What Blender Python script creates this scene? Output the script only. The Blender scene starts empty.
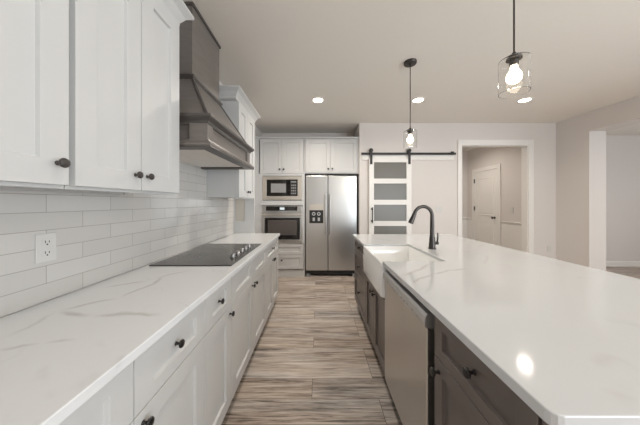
import bpy, bmesh, math, random
from mathutils import Vector, Matrix
random.seed(7)
C = bpy.context.scene.collection
SC = bpy.context.scene
PI = math.pi

# ---------------------------------------------------------------- camera
F = 230.0                      # focal length in pixels of the 640 px wide frame
cam_d = bpy.data.cameras.new('camera'); cam = bpy.data.objects.new('camera', cam_d); C.objects.link(cam)
cam_d.sensor_fit = 'HORIZONTAL'; cam_d.sensor_width = 36.0; cam_d.lens = F / 640 * 36
cam_d.shift_x = 2 / 640; cam_d.shift_y = -9.5 / 640
cam_d.clip_start = 0.02; cam_d.clip_end = 100
H = 1.32
cam.location = (0, 0, H); cam.rotation_euler = (PI / 2, 0, 0)
SC.camera = cam

# ---------------------------------------------------------------- world, daylight, exposure
SC.view_settings.view_transform = 'Standard'; SC.view_settings.look = 'None'
SC.view_settings.gamma = 1.0; SC.view_settings.use_curve_mapping = False
SC.view_settings.exposure = 0.18
SC.cycles.use_denoising = True
SC.cycles.max_bounces = 10; SC.cycles.diffuse_bounces = 6; SC.cycles.glossy_bounces = 5
SC.cycles.transmission_bounces = 8; SC.cycles.transparent_max_bounces = 8
SC.cycles.caustics_reflective = False; SC.cycles.caustics_refractive = False
SC.cycles.sample_clamp_indirect = 4.0
w = bpy.data.worlds.new('daylight'); SC.world = w; w.use_nodes = True
w.node_tree.nodes['Background'].inputs[0].default_value = (0.86, 0.92, 1.0, 1)
w.node_tree.nodes['Background'].inputs[1].default_value = 1.2

def area(name, loc, rot, sx, sy, energy, col):
    d = bpy.data.lights.new(name, 'AREA'); d.shape = 'RECTANGLE'; d.size = sx; d.size_y = sy
    d.energy = energy; d.color = col
    o = bpy.data.objects.new(name, d); C.objects.link(o); o.location = loc; o.rotation_euler = rot
    return o
# daylight for unseen windows, guessed in place; tilted up to brighten the ceiling
area('daylight_rear', (3.12, -2.90, 1.35), (PI / 2 + 0.85, 0, 0), 1.85, 2.1, 92, (0.85, 0.935, 1.0))
area('added_patio_fill', (4.08, -1.4, 1.25), (PI / 2 + 0.65, 0, PI / 2), 2.3, 2.1, 90, (0.85, 0.935, 1.0))  # added patio light with its wall opening, brightens the near ceiling
area('daylight_side_room', (7.82, 1.2, 1.5), (PI / 2 + 0.60, 0, PI / 2), 3.2, 1.9, 34, (0.85, 0.935, 1.0))
CEIL_W = 9      # watts of one ceiling downlight
BULB_W = 3

# ---------------------------------------------------------------- materials
MAT = {}
def nodes_of(name):
    m = bpy.data.materials.new(name); m.use_nodes = True
    nt = m.node_tree; b = nt.nodes['Principled BSDF']
    return m, nt, b
def mat(name, col, rough=0.5, metal=0.0, noise=0.0, nscale=30, bump=0.0, spec=0.5, stretch=None, coat=0.0):
    m, nt, b = nodes_of(name)
    b.inputs['Base Color'].default_value = (*col, 1); b.inputs['Roughness'].default_value = rough
    b.inputs['Metallic'].default_value = metal; b.inputs['Specular IOR Level'].default_value = spec
    b.inputs['Coat Weight'].default_value = coat
    tc = nt.nodes.new('ShaderNodeTexCoord'); mp = nt.nodes.new('ShaderNodeMapping')
    nt.links.new(tc.outputs['Object'], mp.inputs['Vector'])
    if stretch: mp.inputs['Scale'].default_value = stretch
    n = nt.nodes.new('ShaderNodeTexNoise'); n.inputs['Scale'].default_value = nscale; n.inputs['Detail'].default_value = 4
    nt.links.new(mp.outputs[0], n.inputs['Vector'])
    if noise:
        mx = nt.nodes.new('ShaderNodeMix'); mx.data_type = 'RGBA'
        mx.inputs['A'].default_value = (*[max(0, c * (1 - noise)) for c in col], 1)
        mx.inputs['B'].default_value = (*[min(1, c * (1 + noise)) for c in col], 1)
        nt.links.new(n.outputs['Fac'], mx.inputs['Factor']); nt.links.new(mx.outputs['Result'], b.inputs['Base Color'])
    if bump:
        bp = nt.nodes.new('ShaderNodeBump'); bp.inputs['Strength'].default_value = bump; bp.inputs['Distance'].default_value = 0.002
        nt.links.new(n.outputs['Fac'], bp.inputs['Height']); nt.links.new(bp.outputs[0], b.inputs['Normal'])
    MAT[name] = m; return m
def emit(name, col, strength):
    m, nt, b = nodes_of(name)
    b.inputs['Base Color'].default_value = (*col, 1)
    b.inputs['Emission Color'].default_value = (*col, 1); b.inputs['Emission Strength'].default_value = strength
    MAT[name] = m; return m

mat('wall_paint', (0.68, 0.645, 0.62), 0.75, noise=0.015, nscale=60, bump=0.05, spec=0.3)
mat('ceiling_paint', (0.78, 0.745, 0.695), 0.85, noise=0.015, nscale=40, spec=0.2)
mat('trim_paint', (0.78, 0.765, 0.74), 0.4, noise=0.01)
mat('cabinet_paint', (0.57, 0.57, 0.565), 0.38, noise=0.012, nscale=8)
mat('grey_wood', (0.17, 0.15, 0.135), 0.36, noise=0.22, nscale=9, stretch=(1, 1, 5), bump=0.08)
mat('grey_wood_trim', (0.075, 0.066, 0.060), 0.36, noise=0.2, nscale=9, bump=0.05)
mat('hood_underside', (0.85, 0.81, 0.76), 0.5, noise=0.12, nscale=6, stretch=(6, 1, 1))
mat('dark_wood', (0.125, 0.105, 0.097), 0.30, noise=0.2, nscale=10, stretch=(1, 1, 0.25), bump=0.05)
mat('bronze', (0.085, 0.078, 0.076), 0.30, metal=0.7, noise=0.2, nscale=40)
mat('black_bronze', (0.022, 0.020, 0.020), 0.32, metal=0.4, noise=0.2, nscale=40)
mat('black_iron', (0.025, 0.023, 0.022), 0.42, metal=0.3, noise=0.2)
mat('gunmetal', (0.07, 0.063, 0.06), 0.28, metal=0.9, noise=0.1)
mat('stainless', (0.585, 0.59, 0.585), 0.30, metal=1.0, noise=0.03, nscale=14, stretch=(1, 1, 30))
mat('stainless_side', (0.62, 0.605, 0.585), 0.33, metal=1.0, noise=0.03, nscale=14, stretch=(1, 30, 1))
mat('stainless_trim', (0.66, 0.62, 0.56), 0.36, metal=0.85, noise=0.03)
mat('steel_grey', (0.57, 0.57, 0.57), 0.35, metal=0.75, noise=0.03)
mat('black_glass', (0.012, 0.011, 0.011), 0.06, noise=0.1, spec=0.6)
mat('oven_window', (0.10, 0.085, 0.08), 0.12, noise=0.1)
mat('micro_window', (0.30, 0.30, 0.30), 0.2, noise=0.05)  # lighter grey puts the reflection on the dark microwave window into its colour
mat('cooktop_glass', (0.035, 0.032, 0.030), 0.16, noise=0.25, nscale=5, spec=0.55)
mat('burner_ring', (0.16, 0.155, 0.15), 0.3, noise=0.05)
mat('knob_steel', (0.30, 0.29, 0.28), 0.3, metal=0.9)
mat('black_plastic', (0.015, 0.015, 0.015), 0.5, noise=0.1)
mat('grey_plastic', (0.25, 0.25, 0.25), 0.5, noise=0.05)
mat('white_plastic', (0.62, 0.61, 0.59), 0.35, noise=0.01)
mat('fireclay', (0.84, 0.84, 0.83), 0.10, noise=0.005, spec=0.55, coat=0.3)
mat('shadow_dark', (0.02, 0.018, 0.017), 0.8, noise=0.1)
mat('beige_inset', (0.52, 0.49, 0.44), 0.6, noise=0.02)
emit('lamp_lens', (1.0, 0.93, 0.82), 14)
emit('bulb_glow', (1.0, 0.86, 0.66), 16)
emit('oven_display', (0.55, 0.62, 0.65), 0.5)

def glass():
    m, nt, b = nodes_of('clear_glass')
    b.inputs['Base Color'].default_value = (0.97, 0.97, 0.96, 1); b.inputs['Roughness'].default_value = 0.02
    b.inputs['Transmission Weight'].default_value = 1.0; b.inputs['IOR'].default_value = 1.32
    n = nt.nodes.new('ShaderNodeTexNoise'); n.inputs['Scale'].default_value = 25
    bp = nt.nodes.new('ShaderNodeBump'); bp.inputs['Strength'].default_value = 0.05
    nt.links.new(n.outputs['Fac'], bp.inputs['Height']); nt.links.new(bp.outputs[0], b.inputs['Normal'])
    MAT['clear_glass'] = m
glass()
def frosted():
    m, nt, b = nodes_of('frosted_glass')
    b.inputs['Base Color'].default_value = (0.20, 0.19, 0.165, 1); b.inputs['Roughness'].default_value = 0.30
    b.inputs['Transmission Weight'].default_value = 0.35
    n = nt.nodes.new('ShaderNodeTexNoise'); n.inputs['Scale'].default_value = 180
    bp = nt.nodes.new('ShaderNodeBump'); bp.inputs['Strength'].default_value = 0.08
    nt.links.new(n.outputs['Fac'], bp.inputs['Height']); nt.links.new(bp.outputs[0], b.inputs['Normal'])
    MAT['frosted_glass'] = m
frosted()

def N(nt, t, **kw):
    n = nt.nodes.new(t)
    for k, v in kw.items(): setattr(n, k, v)
    return n
def mth(nt, op, a, b=None, clamp=False):
    n = nt.nodes.new('ShaderNodeMath'); n.operation = op; n.use_clamp = clamp
    for i, v in enumerate((a, b)):
        if v is None: continue
        if isinstance(v, (int, float)): n.inputs[i].default_value = v
        else: nt.links.new(v, n.inputs[i])
    return n.outputs[0]
CT = 0.914
def on_counter(x, y):           # the point of the worktop plane that the photograph shows at pixel x, y
    Y = (H - CT) * F / (y - 203); return (x - 318) / F * Y, Y
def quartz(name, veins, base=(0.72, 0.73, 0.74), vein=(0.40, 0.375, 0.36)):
    m, nt, b = nodes_of(name)
    b.inputs['Roughness'].default_value = 0.09; b.inputs['Specular IOR Level'].default_value = 0.42
    geo = N(nt, 'ShaderNodeNewGeometry')
    nz = N(nt, 'ShaderNodeTexNoise'); nz.inputs['Scale'].default_value = 5; nz.inputs['Detail'].default_value = 4
    nt.links.new(geo.outputs['Position'], nz.inputs['Vector'])
    warp = mth(nt, 'MULTIPLY', mth(nt, 'SUBTRACT', nz.outputs['Fac'], 0.5), 0.10)
    nb = N(nt, 'ShaderNodeTexNoise'); nb.inputs['Scale'].default_value = 9
    nt.links.new(geo.outputs['Position'], nb.inputs['Vector'])
    total = None
    for (p, q, wd, st) in veins:
        (x0, y0), (x1, y1) = p, q
        L = math.hypot(x1 - x0, y1 - y0); a = math.atan2(y1 - y0, x1 - x0)
        mp = N(nt, 'ShaderNodeMapping', vector_type='TEXTURE')
        mp.inputs['Location'].default_value = ((x0 + x1) / 2, (y0 + y1) / 2, 0); mp.inputs['Rotation'].default_value = (0, 0, a)
        nt.links.new(geo.outputs['Position'], mp.inputs['Vector'])
        sp = N(nt, 'ShaderNodeSeparateXYZ'); nt.links.new(mp.outputs[0], sp.inputs[0])
        dy = mth(nt, 'ABSOLUTE', mth(nt, 'ADD', sp.outputs['Y'], warp))
        k = mth(nt, 'SUBTRACT', 1.0, mth(nt, 'DIVIDE', dy, wd), True)
        ax = mth(nt, 'ABSOLUTE', sp.outputs['X'])
        e = mth(nt, 'DIVIDE', mth(nt, 'SUBTRACT', L / 2, ax), 0.06, True)
        f = mth(nt, 'MULTIPLY', mth(nt, 'MULTIPLY', k, e), st)
        total = f if total is None else mth(nt, 'MAXIMUM', total, f)
    # a faint natural veining all over
    n2 = N(nt, 'ShaderNodeTexNoise'); n2.inputs['Scale'].default_value = 1.7; n2.inputs['Detail'].default_value = 3; n2.inputs['Distortion'].default_value = 0.8
    nt.links.new(geo.outputs['Position'], n2.inputs['Vector'])
    r = mth(nt, 'SUBTRACT', 1.0, mth(nt, 'DIVIDE', mth(nt, 'ABSOLUTE', mth(nt, 'SUBTRACT', n2.outputs['Fac'], 0.5)), 0.010), True)
    msk = mth(nt, 'MULTIPLY', mth(nt, 'SUBTRACT', nb.outputs['Fac'], 0.5, True), 1.2)
    total = mth(nt, 'MAXIMUM', total, mth(nt, 'MULTIPLY', r, msk))
    mx = N(nt, 'ShaderNodeMix', data_type='RGBA')
    mx.inputs['A'].default_value = (*base, 1); mx.inputs['B'].default_value = (*vein, 1)
    nt.links.new(total, mx.inputs['Factor']); nt.links.new(mx.outputs['Result'], b.inputs['Base Color'])
    MAT[name] = m
def vein_px(pts, wd, st):
    ps = [on_counter(*p) for p in pts]
    return [(ps[i], ps[i + 1], wd, st) for i in range(len(ps) - 1)]
quartz('quartz_wall_run',
       vein_px([(57, 311), (120, 297.5), (165, 276)], 0.0138, 0.55) + vein_px([(60, 311), (92, 316), (165, 313)], 0.0190, 0.61)
       + vein_px([(100, 289), (150, 279.5), (190, 270.5)], 0.0121, 0.51) + vein_px([(-10, 352), (38, 346), (76, 341)], 0.0103, 0.61)
       + vein_px([(10, 338), (57, 311)], 0.0103, 0.31))
quartz('quartz_island',
       vein_px([(411, 283), (430, 273.7), (468, 268.5)], 0.016, 0.75) + vein_px([(402, 275.5), (431, 264)], 0.018, 0.65)
       + vein_px([(483, 264), (486, 255)], 0.010, 0.45) + vein_px([(477, 247), (484, 244.5)], 0.012, 0.5)
       + vein_px([(491, 248.5), (498, 250.5)], 0.012, 0.5) + vein_px([(574, 279), (580, 276)], 0.006, 0.45)
       + vein_px([(370, 238), (395, 241)], 0.02, 0.35), base=(0.57, 0.58, 0.59))  # same quartz as the wall run, base darkened to offset the island's stronger light

def tiles():
    m, nt, b = nodes_of('gloss_tile')
    geo = N(nt, 'ShaderNodeNewGeometry'); sp = N(nt, 'ShaderNodeSeparateXYZ'); nt.links.new(geo.outputs['Position'], sp.inputs[0])
    cb = N(nt, 'ShaderNodeCombineXYZ')
    TL, TH = 0.295, 0.0735
    nt.links.new(mth(nt, 'ADD', sp.outputs['Y'], -0.9505 + 10 * TL), cb.inputs[0])
    nt.links.new(mth(nt, 'ADD', sp.outputs['Z'], -CT + 10 * TH), cb.inputs[1])
    br = N(nt, 'ShaderNodeTexBrick'); nt.links.new(cb.outputs[0], br.inputs['Vector'])
    br.offset = 0.5; br.offset_frequency = 2; br.squash = 1.0
    br.inputs['Scale'].default_value = 1.0; br.inputs['Brick Width'].default_value = TL; br.inputs['Row Height'].default_value = TH
    br.inputs['Mortar Size'].default_value = 0.0014; br.inputs['Mortar Smooth'].default_value = 0.25
    br.inputs['Color1'].default_value = (0.535, 0.52, 0.50, 1); br.inputs['Color2'].default_value = (0.585, 0.57, 0.55, 1)
    br.inputs['Mortar'].default_value = (0.36, 0.33, 0.30, 1); br.inputs['Bias'].default_value = 0.0
    nt.links.new(br.outputs['Color'], b.inputs['Base Color'])
    b.inputs['Roughness'].default_value = 0.16
    nz = N(nt, 'ShaderNodeTexNoise'); nz.inputs['Scale'].default_value = 14; nz.inputs['Detail'].default_value = 1
    nt.links.new(geo.outputs['Position'], nz.inputs['Vector'])
    hgt = mth(nt, 'SUBTRACT', mth(nt, 'MULTIPLY', nz.outputs['Fac'], 0.35), br.outputs['Fac'])
    bp = N(nt, 'ShaderNodeBump'); bp.inputs['Strength'].default_value = 0.35; bp.inputs['Distance'].default_value = 0.003
    nt.links.new(hgt, bp.inputs['Height']); nt.links.new(bp.outputs[0], b.inputs['Normal'])
    MAT['gloss_tile'] = m
tiles()
def planks():
    m, nt, b = nodes_of('plank_floor')
    geo = N(nt, 'ShaderNodeNewGeometry'); sp = N(nt, 'ShaderNodeSeparateXYZ'); nt.links.new(geo.outputs['Position'], sp.inputs[0])
    cb = N(nt, 'ShaderNodeCombineXYZ')
    nt.links.new(mth(nt, 'ADD', sp.outputs['X'], 20.33), cb.inputs[0]); nt.links.new(mth(nt, 'ADD', sp.outputs['Y'], 20.05), cb.inputs[1])
    br = N(nt, 'ShaderNodeTexBrick'); nt.links.new(cb.outputs[0], br.inputs['Vector'])
    br.offset = 0.37; br.offset_frequency = 3
    br.inputs['Scale'].default_value = 1; br.inputs['Brick Width'].default_value = 1.22; br.inputs['Row Height'].default_value = 0.18
    br.inputs['Mortar Size'].default_value = 0.0016; br.inputs['Mortar Smooth'].default_value = 0.1
    br.inputs['Color1'].default_value = (0, 0, 0, 1); br.inputs['Color2'].default_value = (1, 1, 1, 1); br.inputs['Mortar'].default_value = (0.5, 0.5, 0.5, 1)
    # grain streaks run along the planks (X)
    off = N(nt, 'ShaderNodeVectorMath', operation='MULTIPLY_ADD')
    nt.links.new(br.outputs['Color'], off.inputs[0]); off.inputs[1].default_value = (7, 3, 5); nt.links.new(geo.outputs['Position'], off.inputs[2])
    def streak(sx, sy, det, dist):
        mp = N(nt, 'ShaderNodeMapping'); mp.inputs['Scale'].default_value = (sx, sy, 1); nt.links.new(off.outputs[0], mp.inputs['Vector'])
        n = N(nt, 'ShaderNodeTexNoise'); n.inputs['Scale'].default_value = 1; n.inputs['Detail'].default_value = det; n.inputs['Distortion'].default_value = dist
        n.inputs['Roughness'].default_value = 0.62
        nt.links.new(mp.outputs[0], n.inputs['Vector']); return n.outputs['Fac']
    g1 = streak(2.0, 30, 7, 0.7); g2 = streak(6, 110, 4, 0.5); g3 = streak(0.9, 5, 2, 0.2)
    v = mth(nt, 'ADD', mth(nt, 'MULTIPLY', g1, 0.58), mth(nt, 'MULTIPLY', g2, 0.34))
    v = mth(nt, 'ADD', v, mth(nt, 'MULTIPLY', br.outputs['Color'], 0.08))
    rp = N(nt, 'ShaderNodeValToRGB'); nt.links.new(v, rp.inputs[0])
    e = rp.color_ramp.elements
    e[0].position = 0.38; e[0].color = (0.115, 0.085, 0.067, 1)
    e[1].position = 0.66; e[1].color = (0.74, 0.66, 0.58, 1)
    k = e.new(0.46); k.color = (0.35, 0.275, 0.22, 1)
    k = e.new(0.54); k.color = (0.52, 0.435, 0.365, 1)
    gm = N(nt, 'ShaderNodeMix', data_type='RGBA'); nt.links.new(mth(nt, 'MULTIPLY', mth(nt, 'SUBTRACT', g3, 0.42, True), 2.4, True), gm.inputs['Factor'])
    nt.links.new(rp.outputs[0], gm.inputs['A']); 
    hs = N(nt, 'ShaderNodeHueSaturation'); hs.inputs['Saturation'].default_value = 0.35; hs.inputs['Value'].default_value = 1.05
    nt.links.new(rp.outputs[0], hs.inputs['Color']); nt.links.new(hs.outputs[0], gm.inputs['B'])
    mm = N(nt, 'ShaderNodeMix', data_type='RGBA'); nt.links.new(br.outputs['Fac'], mm.inputs['Factor'])
    nt.links.new(gm.outputs['Result'], mm.inputs['A']); mm.inputs['B'].default_value = (0.06, 0.045, 0.036, 1)
    nt.links.new(mm.outputs['Result'], b.inputs['Base Color'])
    b.inputs['Roughness'].default_value = 0.42
    bp = N(nt, 'ShaderNodeBump'); bp.inputs['Strength'].default_value = 0.15; bp.inputs['Distance'].default_value = 0.002
    nt.links.new(mth(nt, 'SUBTRACT', v, br.outputs['Fac']), bp.inputs['Height']); nt.links.new(bp.outputs[0], b.inputs['Normal'])
    MAT['plank_floor'] = m
planks()

# ---------------------------------------------------------------- mesh helpers
class MB:
    def __init__(s): s.bm = bmesh.new()
    def box(s, x0, x1, y0, y1, z0, z1):
        v = [s.bm.verts.new((x, y, z)) for x in (x0, x1) for y in (y0, y1) for z in (z0, z1)]
        for f in ((0, 1, 3, 2), (4, 6, 7, 5), (0, 4, 5, 1), (2, 3, 7, 6), (0, 2, 6, 4), (1, 5, 7, 3)):
            s.bm.faces.new([v[i] for i in f])
        return s
    def loops(s, ls, cap0=True, cap1=True):
        rows = [[s.bm.verts.new(p) for p in l] for l in ls]
        n = len(rows[0])
        for a, b in zip(rows, rows[1:]):
            for i in range(n):
                s.bm.faces.new((a[i], a[(i + 1) % n], b[(i + 1) % n], b[i]))
        if cap0: s.bm.faces.new(rows[0][::-1])
        if cap1: s.bm.faces.new(rows[-1])
        return s
    def lathe(s, org, axis, prof, seg=20):
        a = Vector(axis).normalized(); u = a.orthogonal().normalized(); v = a.cross(u); o = Vector(org)
        ls = [[o + a * h + (u * math.cos(2 * PI * i / seg) + v * math.sin(2 * PI * i / seg)) * max(r, 1e-5) for i in range(seg)] for (r, h) in prof]
        return s.loops(ls)
    def ring(s, org, axis, prof, seg=32):   # closed profile revolved: a hollow body
        a = Vector(axis).normalized(); u = a.orthogonal().normalized(); v = a.cross(u); o = Vector(org)
        rows = [[s.bm.verts.new(o + a * h + (u * math.cos(2 * PI * i / seg) + v * math.sin(2 * PI * i / seg)) * r) for i in range(seg)] for (r, h) in prof]
        m = len(rows)
        for j in range(m):
            A, B = rows[j], rows[(j + 1) % m]
            for i in range(seg): s.bm.faces.new((A[i], A[(i + 1) % seg], B[(i + 1) % seg], B[i]))
        return s
    def cyl(s, p, q, r, seg=16):
        p, q = Vector(p), Vector(q); return s.lathe(p, q - p, [(r, 0), (r, (q - p).length)], seg)
    def tube(s, pts, r, seg=12):
        pts = [Vector(p) for p in pts]; rs = r if isinstance(r, (list, tuple)) else [r] * len(pts)
        ls = []; u = None
        for i, p in enumerate(pts):
            t = (pts[min(i + 1, len(pts) - 1)] - pts[max(i - 1, 0)]).normalized()
            u = t.orthogonal().normalized() if u is None else (u - t * u.dot(t)).normalized()
            v = t.cross(u)
            ls.append([p + (u * math.cos(2 * PI * k / seg) + v * math.sin(2 * PI * k / seg)) * rs[i] for k in range(seg)])
        return s.loops(ls)
    def poly(s, pts, z0, z1):
        return s.loops([[(x, y, z0) for x, y in pts], [(x, y, z1) for x, y in pts]])
    def sweep(s, path, prof):     # profile (outward, z) along an XY polyline, outward = right-hand side of travel
        P = [Vector((x, y)) for x, y in path]; n = len(P); offs = []
        for i in range(n):
            ns = []
            if i > 0: d = (P[i] - P[i - 1]).normalized(); ns.append(Vector((d.y, -d.x)))
            if i < n - 1: d = (P[i + 1] - P[i]).normalized(); ns.append(Vector((d.y, -d.x)))
            if len(ns) == 2:
                b = ns[0] + ns[1]; b = b / (1 + ns[0].dot(ns[1]))
            else: b = ns[0]
            offs.append(b)
        ls = [[(P[i].x + offs[i].x * o, P[i].y + offs[i].y * o, z) for (o, z) in prof] for i in range(n)]
        return s.loops(ls)
    def shaker(s, face, u0, u1, z0, z1, th=0.02, st=0.06, rec=0.013, rail=None):
        rail = rail or st
        def R(a, b, c, d, wv): return [face(a, c, wv), face(b, c, wv), face(b, d, wv), face(a, d, wv)]
        A = R(u0, u1, z0, z1, 0); B = R(u0, u1, z0, z1, th)
        Cc = R(u0 + st, u1 - st, z0 + rail, z1 - rail, th); e = 0.003
        D = R(u0 + st + e, u1 - st - e, z0 + rail + e, z1 - rail - e, th - rec)
        return s.loops([A, B, Cc, D])
    def knob(s, p, d, k=1.0):
        return s.lathe(p, d, [(0.0075 * k, 0), (0.0075 * k, 0.002), (0.0048 * k, 0.005), (0.0044 * k, 0.013 * k), (0.009 * k, 0.0165 * k),
                              (0.0145 * k, 0.019 * k), (0.0155 * k, 0.0225 * k), (0.0135 * k, 0.0265 * k), (0.006 * k, 0.029 * k), (0.0, 0.0295 * k)], 20)
def FX(x, sgn):   # face looking along +X (1) or -X (-1), carcass plane at x
    return lambda u, z, wv: (x + sgn * wv, u, z)
def FY(y):        # face looking along -Y
    return lambda u, z, wv: (u, y - wv, z)

ROOT = {}
def thing(name, label, cat, loc, group=None):
    o = bpy.data.objects.new(name, None); C.objects.link(o); o.location = loc; o.empty_display_size = 0.1
    o['label'] = label; o['category'] = cat
    if group: o['group'] = group
    ROOT[o.name] = Vector(loc); return o
def part(name, mb, m, parent=None, bevel=0.0, smooth=False, label=None, kind=None):
    bm = mb.bm; bmesh.ops.recalc_face_normals(bm, faces=bm.faces[:])
    if parent is not None:
        off = ROOT[parent.name]; bmesh.ops.translate(bm, verts=bm.verts[:], vec=-off)
    me = bpy.data.meshes.new(name); bm.to_mesh(me); bm.free()
    me.materials.append(MAT[m])
    o = bpy.data.objects.new(name, me); C.objects.link(o)
    if smooth:
        for p in me.polygons: p.use_smooth = True
        me.set_sharp_from_angle(angle=math.radians(40))
    if bevel:
        b = o.modifiers.new('edge', 'BEVEL'); b.width = bevel; b.segments = 2; b.limit_method = 'ANGLE'; b.angle_limit = math.radians(40)
    if parent is not None:
        o.parent = parent; ROOT[o.name] = ROOT[parent.name]
    if label: o['label'] = label
    if kind: o['kind'] = kind
    return o
def single(name, mb, m, label, cat, group=None, bevel=0.0, smooth=False):
    o = part(name, mb, m, None, bevel, smooth); o['label'] = label; o['category'] = cat
    if group: o['group'] = group
    return o
def struct(name, mb, m, label, cat, bevel=0.0):
    o = part(name, mb, m, None, bevel); o['kind'] = 'structure'; o['label'] = label; o['category'] = cat
    ROOT[o.name] = Vector((0, 0, 0)); return o

# ---------------------------------------------------------------- the setting
CL = 2.73            # ceiling height
YB = 4.06            # face of the wall with the barn door
XR = 4.20            # face of the right wall
XT = -1.123          # tile face
XW = XT - 0.010      # left wall face
struct('floor', MB().box(-1.4, 8.0, -4.2, 6.2, -0.08, 0), 'plank_floor', 'weathered grey brown wood plank floor', 'floor')
struct('ceiling', MB().box(-1.4, 8.0, -4.2, 6.2, CL, CL + 0.08), 'ceiling_paint', 'plain warm beige painted ceiling', 'ceiling')
struct('wall_left', MB().box(XW - 0.15, XW, -3.0, 4.64, 0, CL), 'wall_paint', 'beige wall behind the white cabinets and tile', 'wall')
m = MB()   # wall with the barn door, the doorway behind it and the cased opening
XE = 0.732; PX0, PX1, OX0, OX1, OZ = 0.97, 1.55, 2.53, 3.707, 2.344
for a in ((XE, PX0, 0, CL), (PX0, PX1, 2.02, CL), (PX1, OX0, 0, CL), (OX0, OX1, OZ, CL), (OX1, XR + 0.26, 0, CL)):
    m.box(a[0], a[1], YB, YB + 0.12, a[2], a[3])
struct('wall_back', m, 'wall_paint', 'beige end wall with sliding door and wide cased opening', 'wall')
struct('wall_alcove', MB().box(XW - 0.15, XE + 0.12, 4.64, 4.76, 0, CL), 'wall_paint', 'beige wall of the recess behind the refrigerator and oven tower', 'wall')
struct('wall_alcove_side', MB().box(XE, XE + 0.12, YB + 0.12, 4.64, 0, CL), 'wall_paint', 'short beige return beside the refrigerator recess', 'wall')
YO = 3.56
m = MB(); m.box(XR, XR + 0.26, YO, YB, 0, CL); m.box(XR, XR + 0.26, 0.2, YO, 2.43, CL); m.box(XR, XR + 0.26, -0.2, 0.2, 0, CL); m.box(XR, XR + 0.26, -2.6, -0.2, 0, 0.15); m.box(XR, XR + 0.26, -2.6, -0.2, 2.35, CL); m.box(XR, XR + 0.26, -3.0, -2.6, 0, CL)
struct('wall_right', m, 'wall_paint', 'thick beige wall with wide square opening and header', 'wall')
struct('wall_side_room', MB().box(XR + 0.26, 8.0, 4.80, 4.92, 0, CL), 'wall_paint', 'beige end wall of the room beyond the wide opening', 'wall')
m = MB()
for a in ((-3.0, -0.5, 0, CL), (-0.5, 2.9, 0, 0.5), (-0.5, 2.9, 2.5, CL), (2.9, 4.8, 0, CL)): m.box(7.9, 8.02, a[0], a[1], a[2], a[3])
struct('wall_side_room_window', m, 'wall_paint', 'beige wall with a window in the side room', 'wall')
m = MB()
for a in ((XW - 0.15, 2.1, 0, CL), (2.1, 4.05, 0, 0.25), (2.1, 4.05, 2.45, CL), (4.05, 8.0, 0, CL)): m.box(a[0], a[1], -3.12, -3.0, a[2], a[3])
struct('wall_rear', m, 'wall_paint', 'beige rear wall with wide windows', 'wall')
# hall beyond the cased opening, pantry behind the barn door
HX, HY = 3.84, 5.90
struct('wall_hall_right', MB().box(HX, HX + 0.12, YB + 0.12, HY, 0, CL), 'wall_paint', 'beige hall wall with a white panel door', 'wall')
struct('wall_hall_back', MB().box(0.7, HX + 0.12, HY, HY + 0.12, 0, CL), 'wall_paint', 'beige end wall of the hall', 'wall')
struct('wall_hall_left', MB().box(2.10, 2.20, YB + 0.12, HY, 0, CL), 'wall_paint', 'beige wall between hall and pantry', 'wall')
struct('wall_pantry', MB().box(XE, XE + 0.12, 4.76, HY, 0, CL), 'wall_paint', 'beige pantry wall behind the sliding door', 'wall')

# trim
m = MB(); cw, ct = 0.088, 0.018
m.box(OX0 - cw + 0.02, OX0 + 0.004, YB - ct, YB, 0, OZ + cw); m.box(OX1 - 0.004, OX1 + cw, YB - ct, YB, 0, OZ + cw); m.box(OX0 + 0.004, OX1 - 0.004, YB - ct, YB, OZ - 0.004, OZ + cw)
m.box(OX0, OX0 + 0.012, YB, YB + 0.12, 0, OZ - 0.012); m.box(OX1 - 0.012, OX1, YB, YB + 0.12, 0, OZ - 0.012); m.box(OX0, OX1, YB, YB + 0.12, OZ - 0.012, OZ)
struct('trim_1', m, 'trim_paint', 'white casing and jambs around the wide opening to the hall', 'door casing', 0.002)
def board(path, name, label, z=0.11, m='trim_paint'):
    mb = MB().sweep(path, [(0.001, 0.0), (0.016, 0.0), (0.016, z - 0.02), (0.010, z - 0.004), (0.001, z)])
    return struct(name, mb, m, label, 'baseboard')
board([(2.44, YB), (0.74, YB)][::-1], 'baseboard_back', 'white baseboard under the sliding door wall')
board([(OX1 + 0.1, YB), (XR, YB), (XR, YO), (XR + 0.26, YO)], 'baseboard_right', 'white baseboard at the right hand corner')
board([(XR + 0.28, 4.80), (7.9, 4.80)], 'baseboard_side_room', 'white baseboard in the room beyond the wide opening')
DY0, DY1, DZ = 4.91, 5.62, 2.06
def chair_rail(path, name, label):
    mb = MB().sweep(path, [(0.001, 0.895), (0.012, 0.90), (0.022, 0.925), (0.026, 0.94), (0.001, 0.945)])
    struct(name, mb, 'trim_paint', label, 'chair rail')
# wainscot: white panelled lower wall of the hall
mb = MB().box(HX - 0.006, HX - 0.0005, YB + 0.125, DY0 - 0.1, 0.0, 0.895)
mb.box(HX - 0.006, HX - 0.0005, DY1 + 0.1, HY - 0.001, 0.0, 0.895); mb.box(2.21, HX - 0.007, HY - 0.006, HY - 0.0005, 0, 0.895)
struct('trim_2', mb, 'trim_paint', 'white painted lower wall panelling of the hall', 'wainscot')
chair_rail([(HX, DY0 - 0.1), (HX, YB + 0.13)], 'trim_3', 'white chair rail right of the hall door')
chair_rail([(2.2, HY), (HX, HY), (HX, DY1 + 0.1)], 'trim_4', 'white chair rail in the far corner of the hall')
mb = MB().sweep([(2.2, HY), (HX, HY), (HX, YB + 0.13)], [(0.001, CL - 0.07), (0.012, CL - 0.065), (0.055, CL - 0.012), (0.055, CL - 0.001), (0.001, CL - 0.001)])
struct('trim_5', mb, 'trim_paint', 'white crown moulding round the hall ceiling', 'crown moulding')
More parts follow.
